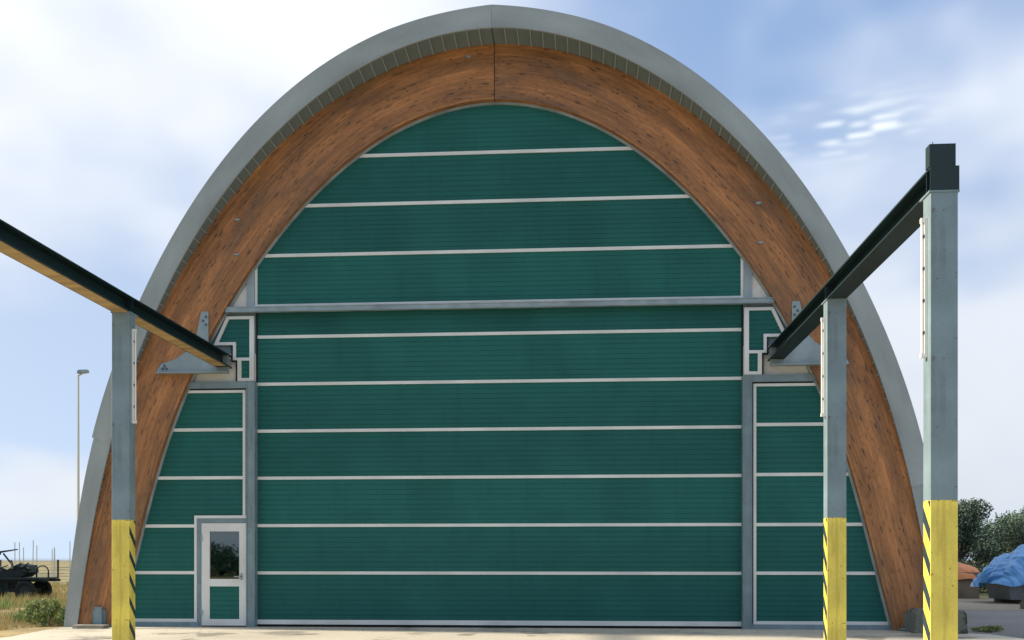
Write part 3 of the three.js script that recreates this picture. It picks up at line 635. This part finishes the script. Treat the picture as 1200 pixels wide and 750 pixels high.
// ---------------------------------------------------------------- right background: tarpaulins, kerb blocks
function drape(len, wid, top, hem, seed, nx, ny, amp, prof) {     // cloth over a long heap, closed at both ends, uneven hem
  const pos = [], idx = [];
  for (let i = 0; i <= nx; i++) for (let j = 0; j <= ny; j++) {
    const u = i / nx, v = j / ny * 2 - 1, a = Math.abs(v), U = Math.abs(u * 2 - 1), end = Math.sqrt(clamp(1 - Math.pow(U, 7)));
    const x = u * len, c1 = Math.abs(fbm3(x * 1.5 + v * 1.3, v * 1.8 + seed, seed * 1.7, 3) - 0.5) * 2, c2 = Math.abs(fbm3(x * 3.1 - v * 2.4, v * 3.0, seed + 5, 3) - 0.5) * 2, c3 = fbm3(x * 7, v * 7, seed + 9, 2) - 0.5;
    const fold = amp * (1.1 * c1 + 0.7 * c2 + 0.25 * c3 - 0.35), h = hem * (0.85 + 0.35 * noise3(x * 2.3, seed, v > 0 ? 1 : 5)), prf = Math.pow(1 - Math.pow(a, 2.4), 0.75) * end;
    pos.push((u - 0.5) * len + Math.sign(u - 0.5) * fold * U * U, h + (top * prof(u) - h) * prf + fold * prf * 0.9, v * wid / 2 * (0.35 + 0.65 * Math.sqrt(clamp(1 - Math.pow(U, 5)))) + Math.sign(v) * fold * a * 0.9);
  }
  for (let i = 0; i < nx; i++) for (let j = 0; j < ny; j++) { const q = i * (ny + 1) + j; idx.push(q, q + 1, q + ny + 2, q, q + ny + 2, q + ny + 1); }
  const g = new THREE.BufferGeometry(); g.setAttribute('position', new THREE.Float32BufferAttribute(pos, 3)); g.setIndex(idx); g.computeVertexNormals(); return g;
}
{
  const blue = std({ color: L(0.13, 0.34, 0.63), roughness: 0.26 });
  const orange = std({ color: L(0.78, 0.27, 0.09), roughness: 0.45 });
  const hullPaint = std({ color: L(0.30, 0.31, 0.31), map: mottle(311, 0.35), roughness: 0.6 }), timber = std({ color: L(0.32, 0.24, 0.16), map: mottle(313, 0.4), roughness: 0.95 });
  const s = group('covered_boat', scene, [17.75, 0, -13.4]); s.rotation.y = 0.12; tag(s, 'long heap under a crumpled blue tarpaulin, raised on low trestles', 'covered boat');
  mesh('tarpaulin', drape(5.8, 2.5, 1.9, 0.55, 3, 150, 60, 0.30, u => 0.76 + 0.28 * sstep(0, 0.45, u) - 0.06 * sstep(0.6, 1, u)), blue, s);
  mesh('hull', new G().prism([[-2.3, 0.12], [2.3, 0.12], [2.4, 0.8], [-2.5, 0.8]], -0.66, 0.66), hullPaint, s);
  for (const x of [-1.7, 0.1, 1.9]) mesh('trestle', new G().box(x - 0.3, x + 0.3, 0, 0.1, -0.9, 0.9).box(x - 0.1, x + 0.1, 0.1, 0.6, 0.67, 0.78).box(x - 0.1, x + 0.1, 0.1, 0.6, -0.78, -0.67), timber, s);
  const o = group('orange_cover', scene, [15.55, 0, -17.2]); o.rotation.y = -0.2; tag(o, 'small heap under a sloping orange tarpaulin beside the blue one', 'covered heap');
  mesh('tarpaulin', drape(1.8, 1.2, 1.42, 0.68, 8, 50, 36, 0.09, u => 1.06 - 0.28 * u), orange, o);
  mesh('crate', bx(-0.75, 0.75, 0, 0.95, -0.5, 0.5), timber, o);
  const k = group('kerb_stack', scene, [15.55, 0, -8.9]); k.rotation.y = -0.1; tag(k, 'low stack of grey kerb stones before the blue tarpaulin', 'kerb stones');
  const R = rng(9);
  for (let j = 0; j < 2; j++) for (let i = 0; i < 5; i++) mesh('kerb_stone', bx(-1.2 + i * 0.52 + j * 0.03, -0.72 + i * 0.52 + j * 0.03, j * 0.2 + 0.002, j * 0.2 + 0.195, -0.2 + R() * 0.05, 0.2 + R() * 0.04), M.mossy, k);
  const b = group('concrete_block', scene, [8.5, 0, 0.55]); tag(b, 'mossy concrete block at the right foot of the timber arch', 'concrete block');
  const sh = new THREE.Shape([[-0.42, 0], [0.52, 0], [0.50, 0.36], [0.46, 0.42], [-0.34, 0.44], [-0.40, 0.38]].map(p => new THREE.Vector2(...p)));
  mesh('block', new G().add(new THREE.ExtrudeGeometry(sh, { depth: 0.4, bevelEnabled: true, bevelSize: 0.02, bevelThickness: 0.02, bevelSegments: 2 }), 0, 0.004, -0.2), M.mossy, b);
  const pad = group('footing_pad', scene, [-8.2, 0, 0.42]); tag(pad, 'pale concrete footing pad under the left arch foot', 'footing');
  mesh('pad', new G().box(-0.34, 0.30, 0.003, 0.07, -0.1, 0.16), M.concrete, pad);
}
renderer.render(scene, camera);
